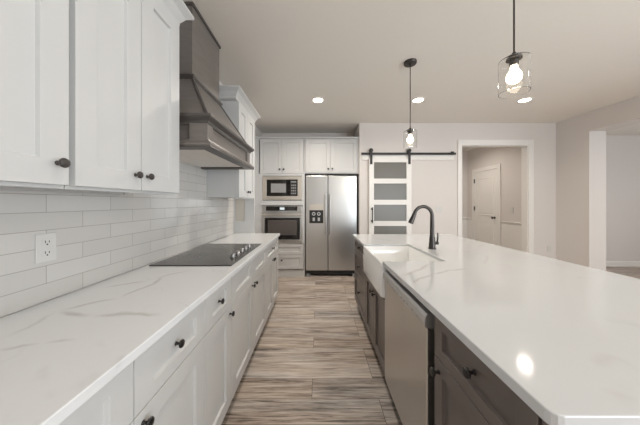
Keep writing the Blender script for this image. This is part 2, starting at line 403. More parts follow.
# the white hall door
m = MB(); c = 0.085
m.box(HX - 0.02, HX - 0.001, DY0 - c, DY0, 0, DZ + c); m.box(HX - 0.02, HX - 0.001, DY1, DY1 + c, 0, DZ + c); m.box(HX - 0.02, HX - 0.001, DY0, DY1, DZ, DZ + c)
struct('trim_6', m, 'trim_paint', 'white casing around the hall door', 'door casing', 0.003)
fx = FX(HX - 0.002, -1); m = MB()
y0, y1 = DY0 + 0.003, DY1 - 0.003
m.box(HX - 0.010, HX - 0.002, y0, y1, 0.01, DZ - 0.003)
def doorpanel(mb, z0, z1, arch):
    st = 0.11
    o = []
    for k in range(13):
        t = k / 12; u = y0 + st + (y1 - y0 - 2 * st) * t
        o.append((u, z1 + (arch * math.sin(PI * t) if arch else 0)))
    pts = [(y0 + st, z0)] + o + [(y1 - st, z0)]
    cu = (y0 + y1) / 2; cz = (z0 + z1) / 2
    def off(k, wv): return [fx(cu + (u - cu) * (1 - k), cz + (z - cz) * (1 - k * 0.55), wv) for u, z in pts]
    mb.loops([off(0.0, 0.0075), off(0.02, 0.016), off(0.09, 0.016), off(0.14, 0.009), off(0.30, 0.014)], cap0=False)
doorpanel(m, 1.03, 1.90, 0); doorpanel(m, 0.22, 0.90, 0)
door = struct('door_1', m, 'trim_paint', 'closed white two panel door in the hall', 'door', 0.0015)
m = MB(); m.lathe((HX - 0.010, DY0 + 0.075, 1.0), (-1, 0, 0), [(0.026, 0), (0.026, 0.006), (0.011, 0.012), (0.010, 0.035), (0.022, 0.042), (0.027, 0.055), (0.02, 0.068), (0.0, 0.07)])
part('door_knob', m, 'bronze', door, smooth=True, label='black round knob')
for z in (0.25, 1.14, 1.80):
    part('hinge', MB().box(HX - 0.026, HX - 0.012, DY1 - 0.012, DY1 + 0.014, z, z + 0.1), 'bronze', door, 0.001, label='dark metal hinge')

# ---------------------------------------------------------------- tiled backsplash
m = MB().box(XW + 0.0005, XT, -0.6, 3.05, CT + 0.001, 1.368); m.box(XW + 0.0005, XT, 1.336, 2.322, 1.368, 1.72)
single('tile_backsplash', m, 'gloss_tile', 'glossy white brick bond tile backsplash above the left worktop', 'backsplash')

# ---------------------------------------------------------------- left base cabinets
XF = -0.53          # door faces
KN = (1, 0, 0)
def base_cabinet(name, label, y0, y1, fronts, loc_y=None, group='white base cabinets under the left worktop'):
    r = thing(name, label, 'cabinet', ((XW + XF) / 2, (y0 + y1) / 2, 0), group)
    m = MB().box(XW + 0.003, XF - 0.021, y0 + 0.001, y1 - 0.001, 0.10, CT - 0.031)
    part('carcass', m, 'cabinet_paint', r, 0.001)
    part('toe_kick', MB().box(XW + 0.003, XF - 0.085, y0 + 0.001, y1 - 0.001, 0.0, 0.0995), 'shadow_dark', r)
    g = 0.002; fx = FX(XF - 0.020, 1)
    for kind, a, b, z0, z1, kn in fronts:
        m = MB().shaker(fx, a + g, b - g, z0 + g, z1 - g, st=0.078 if kind == 'door' else 0.075, rail=0.07 if kind == 'door' else 0.047)
        d = part(kind, m, 'cabinet_paint', r, 0.0012)
        for (ky, kz) in kn:
            part('knob', MB().knob((XF - (0.0085 if kind == 'drawer' else 0.0), ky, kz), KN), 'black_bronze', d, smooth=True, label='black knob')
    return r
ZB, ZM, ZT = 0.103, 0.695, 0.878
b0, b1, b2, b3, b4, b5 = -0.35, 0.663, 1.081, 1.414, 2.356, 3.07
base_cabinet('base_cabinet', 'white base cabinet nearest the camera, at lower left corner', b0, b1,
             [('drawer', 0.16, b1, ZM, ZT, [(0.41, 0.787)]), ('door', 0.16, b1, ZB, ZM, [(0.2, 0.64)]), ('drawer', b0, 0.16, ZM, ZT, []), ('door', b0, 0.16, ZB, ZM, [])])
base_cabinet('base_cabinet', 'white cabinet second from lower left, door knob on near stile', b1, b2,
             [('drawer', b1, b2, ZM, ZT, [((b1 + b2) / 2, 0.787)]), ('door', b1, b2, ZB, ZM, [(b1 + 0.033, 0.655)])])
base_cabinet('base_cabinet', 'narrow white cabinet just before the cooktop, door knob on far stile', b2, b3,
             [('drawer', b2, b3, ZM, ZT, [((b2 + b3) / 2, 0.787)]), ('door', b2, b3, ZB, ZM, [(b3 - 0.033, 0.655)])])
mid = (b3 + b4) / 2
base_cabinet('base_cabinet', 'wide white cabinet under the cooktop with two knobless drawer fronts', b3, b4,
             [('drawer', b3, mid, ZM, ZT, []), ('drawer', mid, b4, ZM, ZT, []),
              ('door', b3, mid, ZB, ZM, [(mid - 0.035, 0.655)]), ('door', mid, b4, ZB, ZM, [(mid + 0.035, 0.655)])])
mid = (b4 + b5) / 2
base_cabinet('base_cabinet', 'white cabinet at far end of left worktop, nearest the oven', b4, b5,
             [('drawer', b4, b5, ZM, ZT, [(mid, 0.787)]),
              ('door', b4, mid, ZB, ZM, [(mid - 0.035, 0.655)]), ('door', mid, b5, ZB, ZM, [(mid + 0.035, 0.655)])])
m = MB().box(XT + 0.001, -0.507, b0 - 0.02, 3.087, CT - 0.03, CT)
single('wall_worktop', m, 'quartz_wall_run', 'white quartz worktop with grey veins along the tiled wall', 'countertop', bevel=0.003)

# tall white end panel closing the run
r = thing('end_panel', 'tall white panel at far end of the left worktop, under the far wall cabinet', 'panel', (-0.99, 3.10, 0))
m = MB(); y0, y1 = 3.089, 3.12
m.box(-1.132, -1.116, y0, y1, 0, 2.36); m.box(-0.985, -0.858, y0, y1, 0, 2.36); m.box(-1.116, -0.985, y0, y1, 0, 1.075); m.box(-1.116, -0.985, y0, y1, 1.50, 2.36)
part('frame', m, 'cabinet_paint', r)
part('inset', MB().box(-1.116, -0.985, y0 + 0.01, y1 - 0.002, 1.075, 1.50), 'beige_inset', r, label='beige recessed inset')

# ---------------------------------------------------------------- left wall cabinets
XU = -0.80
ZU0, ZU1 = 1.374, 2.37
CROWN = [(0.0, ZU1 - 0.02), (0.012, ZU1 - 0.02), (0.014, ZU1), (0.022, ZU1 + 0.012), (0.038, ZU1 + 0.040), (0.062, ZU1 + 0.058), (0.068, ZU1 + 0.062), (0.068, ZU1 + 0.078), (0.0, ZU1 + 0.078)]
def wall_cabinet(label, y0, y1, doors, crown_path, pad0=0.0):
    r = thing('wall_cabinet', label, 'cabinet', ((XW + XU) / 2, (y0 + y1) / 2, ZU0), 'white wall cabinets on the left wall')
    part('carcass', MB().box(XW + 0.003, XU - 0.021, y0 + 0.001, y1 - 0.001, ZU0 + 0.004, ZU1), 'cabinet_paint', r, 0.001)
    fx = FX(XU - 0.020, 1)
    for a, b, ky in doors:
        d = part('door', MB().shaker(fx, a + 0.002, b - 0.002, ZU0 + 0.003, ZU1 - 0.022, st=0.076), 'cabinet_paint', r, 0.0012)
        part('knob', MB().knob((XU, ky, ZU0 + 0.069), KN, 1.0), 'bronze', d, smooth=True, label='dark pewter knob')
    part('light_rail', MB().box(XU - 0.055, XU - 0.025, y0 + 0.001, y1 - 0.001, ZU0 - 0.008, ZU0 + 0.0035), 'cabinet_paint', r)
    part('crown_moulding', MB().sweep(crown_path, [(CROWN[0][0] - pad0, CROWN[0][1])] + CROWN[1:-1] + [(CROWN[-1][0] - pad0, CROWN[-1][1])]), 'cabinet_paint', r)
    return r
xs = XU - 0.021
wall_cabinet('white wall cabinet at upper left corner, single dark knob at its right edge', -0.25, 0.747,
             [(0.25, 0.741, 0.706), (-0.25, 0.25, 0.2)], [(xs, -0.25), (xs, 0.747)][::-1][::-1])
wall_cabinet('tall white two door wall cabinet left of the hood, knobs side by side', 0.749, 1.331,
             [(0.757, 1.0425, 1.007), (1.0425, 1.330, 1.076)], [(xs, 0.749), (xs, 1.331), (XW + 0.003, 1.331)])
wall_cabinet('white wall cabinet beyond the range hood, nearest the oven tower', 2.327, 2.907,
             [(2.328, 2.617, 2.585), (2.617, 2.906, 2.648)], [(XW + 0.003, 2.275), (xs, 2.275), (xs, 2.945), (XW + 0.003, 2.945)], 0.06)

# ---------------------------------------------------------------- range hood
r = thing('range_hood', 'grey stained wooden range hood above the cooktop', 'range hood', (-0.95, 1.82, 1.65))
hx, hy0, hy1 = -0.665, 1.385, 2.245
xb = XT + 0.0005
m = MB()
# hollow body: two sides and a front with recessed panels
fxs = FX(hx - 0.02, 1)
m.shaker(fxs, hy0, hy1, 1.675, 1.83, th=0.02, st=0.075, rail=0.033, rec=0.017)
def FYs(y, sgn): return lambda u, z, wv: (u, y + sgn * wv, z)
m.shaker(FYs(hy0 + 0.02, -1), xb, hx - 0.02, 1.675, 1.83, th=0.02, st=0.092, rail=0.033, rec=0.017)
m.shaker(FYs(hy1 - 0.02, 1), xb, hx - 0.02, 1.675, 1.83, th=0.02, st=0.075, rail=0.033, rec=0.017)
part('body', m, 'grey_wood', r, 0.0012)
part('bottom_lip', MB().sweep([(xb, hy0), (hx, hy0), (hx, hy1), (xb, hy1)], [(-0.040, 1.650), (0.031, 1.650), (0.033, 1.653), (0.031, 1.6595), (-0.040, 1.6595)]), 'grey_wood_trim', r)
path = [(xb, hy0), (hx, hy0), (hx, hy1), (xb, hy1)]
part('bottom_moulding', MB().sweep(path, [(-0.042, 1.660), (0.030, 1.660), (0.034, 1.666), (0.032, 1.676), (0.022, 1.686), (0.012, 1.692), (0.008, 1.702), (0.0, 1.706), (-0.042, 1.706)]), 'grey_wood', r)
part('crown_moulding', MB().sweep(path, [(-0.03, 1.80), (0.004, 1.803), (0.008, 1.812), (0.018, 1.822), (0.030, 1.832), (0.034, 1.838), (0.034, 1.850), (-0.03, 1.850)]), 'grey_wood_trim', r)
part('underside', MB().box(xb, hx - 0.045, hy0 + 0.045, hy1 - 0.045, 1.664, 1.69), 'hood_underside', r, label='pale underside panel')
cx, cy0, cy1, cz = -0.885, 1.618, 2.064, 2.20
a = [(xb, hy0 + 0.005, 1.850), (hx - 0.005, hy0 + 0.005, 1.850), (hx - 0.005, hy1 - 0.005, 1.850), (xb, hy1 - 0.005, 1.850)]
b = [(xb, cy0, cz), (cx, cy0, cz), (cx, cy1, cz), (xb, cy1, cz)]
part('sloped_canopy', MB().loops([a, b]), 'grey_wood', r)
for s in ((1), (2)):
    p, q = Vector(a[s]), Vector(b[s])
    part('corner_batten', MB().tube([p, q], 0.011, 8), 'grey_wood_trim', r, smooth=True)
part('chimney', MB().box(xb, cx, cy0, cy1, cz, CL - 0.012), 'grey_wood', r, 0.001)
cpath = [(xb, cy0), (cx, cy0), (cx, cy1), (xb, cy1)]
part('chimney_moulding', MB().sweep(cpath, [(-0.01, cz - 0.012), (0.004, cz - 0.012), (0.020, cz + 0.006), (0.022, cz + 0.016), (0.006, cz + 0.03), (-0.01, cz + 0.03)]), 'grey_wood_trim', r)
part('ceiling_trim', MB().sweep(cpath, [(-0.01, CL - 0.022), (0.010, CL - 0.022), (0.010, CL - 0.001), (-0.01, CL - 0.001)]), 'grey_wood_trim', r)

# ---------------------------------------------------------------- cooktop
r = thing('cooktop', 'black glass cooktop set in the left worktop under the hood', 'cooktop', (-0.82, 1.87, CT))
part('glass_top', MB().box(-1.087, -0.557, 1.477, 2.263, CT + 0.0005, CT + 0.007), 'cooktop_glass', r, 0.002)
for (bx, by, br) in ((-0.95, 1.66, 0.09), (-0.95, 2.08, 0.105), (-0.72, 1.60, 0.0), (-0.83, 1.87, 0.12), (-0.72, 2.17, 0.07)):
    if br: part('burner_ring', MB().ring((bx, by, CT + 0.0071), (0, 0, 1), [(br, 0), (br, 0.0003), (br - 0.004, 0.0003), (br - 0.004, 0)], 48), 'burner_ring', r)
for k in range(5):
    y = 1.70 + k * 0.0975
    part('control_knob', MB().lathe((-0.628, y, CT + 0.007), (0, 0, 1), [(0.024, 0), (0.024, 0.004), (0.019, 0.006), (0.017, 0.024), (0.013, 0.027), (0, 0.0275)], 24), 'knob_steel', r, smooth=True, label='metal control knob')

# ---------------------------------------------------------------- oven tower
YF = 4.10     # cabinet door faces of the far run
def zt(y): return H + (203 - y) * YF / F
def xt(x): return (x - 318) * YF / F
TX0, TX1 = -1.075, -0.238
r = thing('oven_tower', 'tall white cabinet housing microwave and wall oven, left of refrigerator', 'cabinet', ((TX0 + TX1) / 2, 4.3, 0))
yb, yf = 4.635, YF + 0.021
m = MB()
m.box(TX0, TX0 + 0.02, yf, yb, 0.10, 2.47); m.box(TX1 - 0.02, TX1, yf, yb, 0.10, 2.47); m.box(TX0 + 0.02, TX1 - 0.02, yb - 0.015, yb, 0.10, 2.47)
for z in (0.10, 0.585, 1.285, 1.83, 2.45): m.box(TX0 + 0.02, TX1 - 0.02, yf, yb - 0.015, z, z + 0.02)
part('carcass', m, 'cabinet_paint', r)
m = MB(); AX0, AX1 = xt(262.6), xt(302.0)
m.box(XW + 0.002, TX0 - 0.0005, YF + 0.004, yf - 0.0005, 0.0, 2.47); m.box(TX0, AX0, YF, yf - 0.0005, 0.60, 1.84); m.box(AX1, TX1, YF, yf - 0.0005, 0.60, 1.84); m.box(AX0 - 0.03, AX1 + 0.02, YF - 0.024, YF - 0.0005, zt(205.2), zt(200.6)); m.box(AX0, AX1, YF - 0.0005, yf - 0.0005, zt(205.2), zt(200.6)); m.box(AX0, AX1, YF, yf - 0.0005, zt(175.8), 1.84); m.box(AX0, AX1, YF, yf - 0.0005, 0.59, zt(243.2))
part('face_frame', m, 'cabinet_paint', r, 0.001)
part('toe_kick', MB().box(TX0, TX1, YF + 0.02, yb, 0, 0.0995), 'cabinet_paint', r)
fy = FY(yf - 0.001); mx = (xt(260.5) + xt(303.2)) / 2
for a, b, k in ((xt(259.8), mx, mx - 0.035), (mx, xt(303.4), mx + 0.035)):
    d = part('door', MB().shaker(fy, a + 0.002, b - 0.002, 1.845, 2.455, st=0.06), 'cabinet_paint', r, 0.0012)
    part('knob', MB().knob((k, YF, 1.845 + 0.075), (0, -1, 0), 1.0), 'black_bronze', d, smooth=True, label='black knob')
for z0, z1 in ((0.14, 0.395), (0.40, 0.585)):
    d = part('drawer', MB().shaker(fy, xt(259.8) + 0.002, xt(303.4) - 0.002, z0, z1, st=0.06, rail=0.05), 'cabinet_paint', r, 0.0012)
    if z0 < 0.2: part('knob', MB().knob((-0.645, YF + 0.008, 0.30), (0, -1, 0)), 'black_bronze', d, smooth=True, label='black knob')
part('top_trim', MB().box(XW + 0.002, TX1, YF - 0.008, yf, 2.4705, 2.50), 'cabinet_paint', r, 0.002)

# microwave in its trim kit
z0, z1 = zt(199.9), zt(176.2)
r = thing('microwave', 'black built in microwave in pale metal frame above the wall oven', 'microwave', ((AX0 + AX1) / 2, 4.3, z0))
m = MB(); bx0, bx1, bz0, bz1 = xt(266.6), xt(297.6), zt(196.1), zt(179.6)
m.box(AX0 + .001, bx0, YF - 0.012, YF + 0.01, z0 + .001, z1 - .001); m.box(bx1, AX1 - .001, YF - 0.012, YF + 0.01, z0 + .001, z1 - .001); m.box(bx0, bx1, YF - 0.012, YF + 0.01, z0 + .001, bz0); m.box(bx0, bx1, YF - 0.012, YF + 0.01, bz1, z1 - .001)
part('trim_frame', m, 'stainless_trim', r, 0.002)
part('body', MB().box(bx0 + 0.002, bx1 - 0.002, YF - 0.006, yb - 0.1, bz0 + 0.002, bz1 - 0.002), 'black_glass', r, 0.002)
w0, w1, v0, v1 = xt(271.0), xt(286.0), zt(192.6), zt(183.6)
part('window', MB().box(w0, w1, YF - 0.009, YF - 0.0062, v0, v1), 'micro_window', r, 0.001, label='window with grey reflection in its colour')
kp = part('keypad', MB().box(xt(290.2), xt(296.8), YF - 0.009, YF - 0.0062, bz0 + 0.02, bz1 - 0.02), 'black_plastic', r)
for i in range(4):
    for j in range(3):
        x = xt(291.3) + j * 0.031; z = bz0 + 0.035 + i * 0.048
        part('button', MB().box(x, x + 0.022, YF - 0.0105, YF - 0.0092, z, z + 0.026), 'grey_plastic', kp)
part('display', MB().box(xt(291.0), xt(296.2), YF - 0.0105, YF - 0.0092, bz1 - 0.052, bz1 - 0.03), 'micro_window', kp)

# wall oven
z0, z1 = zt(242.8), zt(205.6)
r = thing('wall_oven', 'stainless built in wall oven below the microwave', 'oven', ((AX0 + AX1) / 2, 4.3, z0))
part('body', MB().box(AX0 + 0.012, AX1 - 0.012, yf + 0.001, yb - 0.1, z0 + 0.03, z1 - 0.03), 'steel_grey', r)
cp = part('control_panel', MB().box(AX0 + .001, AX1 - .001, YF - 0.014, yf, zt(212.0), z1 - .001), 'stainless', r, 0.003)
part('control_glass', MB().box(xt(266.2), xt(297.4), YF - 0.0165, YF - 0.0145, zt(210.7), zt(206.4)), 'black_glass', cp)
part('clock_display', MB().box(xt(280.0), xt(284.6), YF - 0.018, YF - 0.0167, zt(209.8), zt(207.4)), 'oven_display', cp)
d = part('oven_door', MB().box(AX0 + .001, AX1 - .001, YF - 0.022, yf, z0 + 0.022, zt(212.5)), 'stainless', r, 0.004)
part('door_glass', MB().box(xt(265.0), xt(300.0), YF - 0.0245, YF - 0.0222, zt(239.3), zt(217.8)), 'black_glass', d)
part('window', MB().box(xt(268.0), xt(296.8), YF - 0.0262, YF - 0.0247, zt(235.0), zt(220.0)), 'oven_window', d)
m = MB(); zh = zt(214.4)
m.cyl((xt(262.9), YF - 0.058, zh), (xt(302.0), YF - 0.058, zh), 0.012)
for x in (xt(264.4), xt(300.5)): m.cyl((x, YF - 0.058, zh), (x, YF - 0.02, zh), 0.008)
part('handle', m, 'stainless_trim', d, smooth=True)
part('bottom_vent', MB().box(AX0 + .001, AX1 - .001, YF - 0.012, yf, z0 + .001, z0 + 0.02), 'stainless_trim', r, 0.001)

# ---------------------------------------------------------------- refrigerator and the cabinet above it
RX0, RX1 = xt(305.6), xt(357.0)
r = thing('overfridge_cabinet', 'white two door cabinet above the refrigerator', 'cabinet', ((RX0 + RX1) / 2, 4.35, 1.84))
UX0, UX1 = TX1 + 0.001, XE - 0.002
part('carcass', MB().box(UX0, UX1, yf, yb, 1.842, 2.47), 'cabinet_paint', r)
mx = xt(330.3)
for a, b, k in ((UX0 + 0.01, mx, mx - 0.035), (mx, UX1 - 0.03, mx + 0.035)):
    d = part('door', MB().shaker(fy, a + 0.002, b - 0.002, 1.86, 2.455, st=0.065), 'cabinet_paint', r, 0.0012)
    part('knob', MB().knob((k, YF, 1.86 + 0.07), (0, -1, 0)), 'black_bronze', d, smooth=True, label='black knob')
part('face_frame', MB().box(UX1 - 0.028, UX1, YF, yf - 0.001, 1.842, 2.47), 'cabinet_paint', r)
part('top_trim', MB().box(UX0, UX1, YF - 0.008, yf, 2.4705, 2.50), 'cabinet_paint', r, 0.002)

r = thing('refrigerator', 'stainless side by side refrigerator with dispenser in the left door', 'refrigerator', ((RX0 + RX1) / 2, 4.35, 0))
zt0, ztp = 0.115, zt(175.6)
part('body', MB().box(RX0 + 0.004, RX1 - 0.004, YF + 0.075, yb - 0.02, 0.05, ztp - 0.01), 'grey_plastic', r, 0.003)
xm = xt(327.9)
ld = None
for a, b in ((RX0, xm - 0.004), (xm + 0.004, RX1)):
    d = part('door', MB().box(a, b, YF + 0.004, YF + 0.072, zt0, ztp), 'stainless', r, 0.008)
    if ld is None: ld = d
    hxx = (xm - 0.040) if a == RX0 else (xm + 0.040)
    m = MB(); h0, h1 = zt(233.8), zt(194.2)
    m.tube([(hxx, YF + 0.004, h0), (hxx, YF - 0.038, h0 + 0.012), (hxx, YF - 0.046, h0 + 0.05), (hxx, YF - 0.046, h1 - 0.05), (hxx, YF - 0.038, h1 - 0.012), (hxx, YF + 0.004, h1)], 0.0135, 12)
    part('handle', m, 'steel_grey', d, smooth=True)
dx0, dx1, dz0, dz1 = xt(309.4), xt(323.2), zt(223.2), zt(204.4)
part('dispenser_panel', MB().box(dx0 - 0.004, dx1 + 0.004, YF - 0.001, YF + 0.0035, dz0 - 0.006, dz1), 'stainless_trim', ld, 0.001)
m = MB(); q = zt(210.2)
m.box(dx0, dx0 + 0.016, YF - 0.006, YF - 0.0012, dz0, q); m.box(dx1 - 0.016, dx1, YF - 0.006, YF - 0.0012, dz0, q); m.box(dx0 + 0.016, dx1 - 0.016, YF - 0.006, YF - 0.0012, dz0, dz0 + 0.016); m.box(dx0 + 0.016, dx1 - 0.016, YF - 0.006, YF - 0.0012, q - 0.016, q)
m.box(dx0 + 0.016, dx1 - 0.016, YF - 0.003, YF - 0.0012, dz0 + 0.016, q - 0.016)
part('dispenser_recess', m, 'black_plastic', ld)
dc = (dx0 + dx1) / 2
for x in (dc - 0.045, dc + 0.045):
    part('dispenser_nozzle', MB().ring((x, YF - 0.0035, q - 0.065), (0, -1, 0), [(0.032, 0), (0.032, 0.006), (0.016, 0.006), (0.016, 0)], 20), 'steel_grey', ld)
    part('dispenser_paddle', MB().box(x - 0.02, x + 0.02, YF - 0.010, YF - 0.0035, dz0 + 0.04, dz0 + 0.10), 'steel_grey', ld, 0.002)

part('kick_grille', MB().box(RX0 + 0.01, RX1 - 0.01, YF + 0.045, YF + 0.07, 0.035, 0.108), 'black_plastic', r)
for x in (RX0 + 0.05, RX1 - 0.05):
    part('foot', MB().box(x - 0.035, x + 0.035, YF + 0.0, YF + 0.044, 0.0, 0.05), 'grey_plastic', r, 0.004, label='grey levelling foot')

# ---------------------------------------------------------------- island
XI = 0.47
IY0, IY1 = 0.438, 2.99
def fillet(px, py, ax, ay, bx, by, rr, n=6):
    pts = []
    a = Vector((ax - px, ay - py)).normalized(); b = Vector((bx - px, by - py)).normalized()
    c = Vector((px, py)) + (a + b) * rr
    for k in range(n + 1):
        t = k / n * PI / 2
        pts.append(tuple(c - b * rr * math.cos(t) - a * rr * math.sin(t)))
    return pts
SX, SY0, SY1 = 0.895, 1.603, 2.263
IX0, IX1 = 0.45, 1.72
out = fillet(IX0, IY0, IX0, IY1, IX1, IY0, 0.020, 3) + fillet(IX1, IY0, IX0, IY0, IX1, IY1, 0.028) + fillet(IX1, IY1, IX1, IY0, IX0, IY1, 0.01) + fillet(IX0, IY1, IX1, IY1, IX0, IY0, 0.008)
out += [(IX0, SY1), (SX, SY1), (SX, SY0), (IX0, SY0)]
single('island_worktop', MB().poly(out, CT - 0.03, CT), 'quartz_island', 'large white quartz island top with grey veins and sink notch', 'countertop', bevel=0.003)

IB = 1.10      # back of the island carcasses
fxi = FX(XI + 0.020, -1); IN = (-1, 0, 0)
def island_cabinet(label, y0, y1, fronts, top=CT - 0.031):
    r = thing('island_cabinet', label, 'cabinet', ((XI + IB) / 2, (y0 + y1) / 2, 0), 'dark stained island cabinets')
    part('carcass', MB().box(XI + 0.021, IB - 0.001, y0 + 0.001, y1 - 0.001, 0.10, top), 'dark_wood', r, 0.001)
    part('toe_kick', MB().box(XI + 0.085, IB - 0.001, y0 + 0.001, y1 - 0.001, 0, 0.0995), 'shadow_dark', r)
    for kind, a, b, z0, z1, kn in fronts:
        d = part(kind, MB().shaker(fxi, a + 0.002, b - 0.002, z0 + 0.002, z1 - 0.002, st=0.055, rail=0.055 if kind == 'door' or z1 - z0 > 0.2 else 0.042), 'dark_wood', r, 0.0012)
        for ky, kz, dd in kn:
            part('knob', MB().knob((XI + dd, ky, kz), IN, 1.1), 'black_bronze', d, smooth=True, label='black knob')
    return r
island_cabinet('dark brown island cabinet at lower right, between dishwasher and near end', 0.490, 0.930,
               [('drawer', 0.490, 0.930, 0.712, 0.876, [(0.705, 0.80, 0.009)]), ('door', 0.490, 0.930, 0.103, 0.712, [(0.895, 0.662, 0)])])
island_cabinet('dark brown island cabinet under the white apron sink', 1.602, 2.270,
               [('door', 1.602, 1.936, 0.103, 0.635, [(1.90, 0.565, 0)]), ('door', 1.936, 2.270, 0.103, 0.635, [(1.972, 0.565, 0)])], top=0.640)
island_cabinet('dark brown three drawer cabinet at far end of the island', 2.272, 2.965,
               [('drawer', 2.272, 2.965, 0.735, 0.876, [(2.62, 0.81, 0.009)]), ('drawer', 2.272, 2.965, 0.42, 0.735, [(2.62, 0.59, 0.009)]), ('drawer', 2.272, 2.965, 0.103, 0.42, [(2.62, 0.30, 0.009)])])
single('island_end_panel', MB().box(XI + 0.004, 1.60, 0.468, 0.488, 0, CT - 0.031), 'dark_wood', 'dark brown end panel under near end of the island top', 'panel', bevel=0.002)
m = MB().box(IB + 0.001, IB + 0.02, 0.4885, 2.965, 0, CT - 0.031)
single('island_back_panel', m, 'dark_wood', 'dark brown panel closing the seating side of the island', 'panel')

# dishwasher
r = thing('dishwasher', 'stainless dishwasher in the island beside the apron sink', 'dishwasher', (0.78, 1.27, 0))
part('tub', MB().box(0.515, IB - 0.004, 0.934, 1.598, 0.10, 0.870), 'black_plastic', r)
part('toe_plate', MB().box(0.56, 0.60, 0.94, 1.595, 0.0, 0.0995), 'black_plastic', r)
part('door', MB().box(0.462, 0.514, 0.978, 1.594, 0.105, 0.786), 'stainless_side', r, 0.004)
prof = [(0.514, 0.789), (0.458, 0.789), (0.450, 0.796), (0.449, 0.815), (0.453, 0.838), (0.462, 0.851), (0.514, 0.853)]
cpn = part('control_panel', MB().loops([[(x, 0.972, z) for x, z in prof], [(x, 1.598, z) for x, z in prof]]), 'steel_grey', r, 0.002)
for k, y in enumerate((1.03, 1.09, 1.15, 1.19, 1.23, 1.29, 1.33, 1.37, 1.47)):
    part('button', MB().box(0.4480, 0.4505, y, y + 0.016, 0.809, 0.815), 'knob_steel', cpn)
part('indicator', MB().box(0.4475, 0.4505, 1.53, 1.55, 0.806, 0.818), 'white_plastic', cpn)

# apron sink
def rrect(x0, x1, y0, y1, rr, z, n=5):
    P = [(x0, y0), (x1, y0), (x1, y1), (x0, y1)]; o = []
    for i in range(4):
        p = P[i]; a = P[i - 1]; b = P[(i + 1) % 4]
        o += [(q[0], q[1], z) for q in fillet(p[0], p[1], a[0], a[1], b[0], b[1], rr, n)]
    return o
r = thing('apron_sink', 'white fireclay apron front sink set into the island', 'sink', (0.66, 1.93, 0.645))
sx0, sx1, sy0, sy1 = 0.441, SX - 0.002, SY0 + 0.002, SY1 - 0.002
e = 0.028
ls = [rrect(sx0 + 0.012, sx1 - .012, sy0 + .012, sy1 - .012, 0.02, 0.648), rrect(sx0, sx1, sy0, sy1, 0.026, 0.66), rrect(sx0, sx1, sy0, sy1, 0.026, 0.888), rrect(sx0 + .005, sx1 - .005, sy0 + .005, sy1 - .005, 0.024, 0.897),
      rrect(sx0 + e - .006, sx1 - 0.012 + .004, sy0 + 0.012 - .004, sy1 - 0.012 + .004, 0.022, 0.897), rrect(sx0 + e, sx1 - 0.012, sy0 + 0.012, sy1 - 0.012, 0.022, 0.888), rrect(sx0 + e + .004, sx1 - .016, sy0 + .016, sy1 - .016, 0.03, 0.70), rrect(sx0 + e + .03, sx1 - .045, sy0 + .045, sy1 - .045, 0.03, 0.672)]
part('basin', MB().loops(ls), 'fireclay', r, smooth=True)
part('drain', MB().lathe((0.67, 1.93, 0.6725), (0, 0, 1), [(0.045, 0), (0.045, 0.003), (0.03, 0.002), (0, 0.001)], 24), 'stainless_trim', r, smooth=True, label='metal drain')

# faucet
fxp, fyp = 1.012, 2.04
r = thing('kitchen_faucet', 'tall gunmetal gooseneck pull down faucet behind the sink', 'faucet', (fxp, fyp, CT))
part('base', MB().lathe((fxp, fyp, CT + 0.0005), (0, 0, 1), [(0.032, 0), (0.032, 0.008), (0.028, 0.012), (0.027, 0.05), (0.0245, 0.056), (0.0225, 0.10), (0.0195, 0.115)], 24), 'gunmetal', r, smooth=True)
pts = [(fxp, fyp, CT + 0.112), (fxp, fyp, CT + 0.20), (fxp, fyp, CT + 0.292)]
R_ = 0.079
for k in range(1, 15):
    t = k / 14 * PI * 0.93; pts.append((fxp - R_ + R_ * math.cos(t), fyp, CT + 0.292 + R_ * 1.05 * math.sin(t)))
part('gooseneck', MB().tube(pts, [0.0195, 0.0175, 0.016] + [0.0152] * 14, 16), 'gunmetal', r, smooth=True)
p = Vector(pts[-1]); d = (Vector(pts[-1]) - Vector(pts[-2])).normalized(); d = (d + Vector((-0.12, 0, -0.05))).normalized()
part('spray_head', MB().lathe(p, d, [(0.0155, -0.005), (0.0168, 0.0), (0.0168, 0.012), (0.0175, 0.02), (0.0225, 0.085), (0.022, 0.092), (0.012, 0.093), (0, 0.093)], 20), 'gunmetal', r, smooth=True)
m = MB().cyl((fxp + 0.018, fyp, CT + 0.052), (fxp + 0.052, fyp - 0.006, CT + 0.050), 0.0135, 16)
m.tube([(fxp + 0.043, fyp - 0.005, CT + 0.055), (fxp + 0.040, fyp - 0.02, CT + 0.10), (fxp + 0.036, fyp - 0.028, CT + 0.145)], [0.0075, 0.006, 0.005], 10)
part('lever_handle', m, 'gunmetal', r, smooth=True)

# ---------------------------------------------------------------- barn door and its rail
YD = YB - 0.058          # front face of the door
def xd(x, Y=YD): return (x - 318) * Y / F
def zd(y, Y=YD): return H + (203 - y) * Y / F
r = thing('barn_door', 'white sliding barn door with five frosted panes, hung from black rail', 'door', (xd(390.5), YD, 0))
bx0, bx1 = xd(369.3), xd(411.6); gx0, gx1 = xd(374.0), xd(406.6); ztop = zd(158.6)
m = MB(); y0, y1 = YD, YD + 0.036
m.box(bx0, gx0, y0, y1, 0.012, ztop); m.box(gx1, bx1, y0, y1, 0.012, ztop)
edges = [0.19]
pitch = 21.25 * YD / F; gh = 16.4 * YD / F
tops = [zd(162.2) - k * pitch for k in range(5)]
prev = ztop
for t in tops:
    m.box(gx0, gx1, y0, y1, t, prev); prev = t - gh
m.box(gx0, gx1, y0, y1, 0.012, prev)
part('frame', m, 'trim_paint', r)
for t in tops:
    part('pane', MB().box(gx0 + .001, gx1 - .001, y0 + 0.014, y0 + 0.022, t - gh + .001, t - .001), 'frosted_glass', r, label='frosted grey glass pane')
zr = zd(153.4)
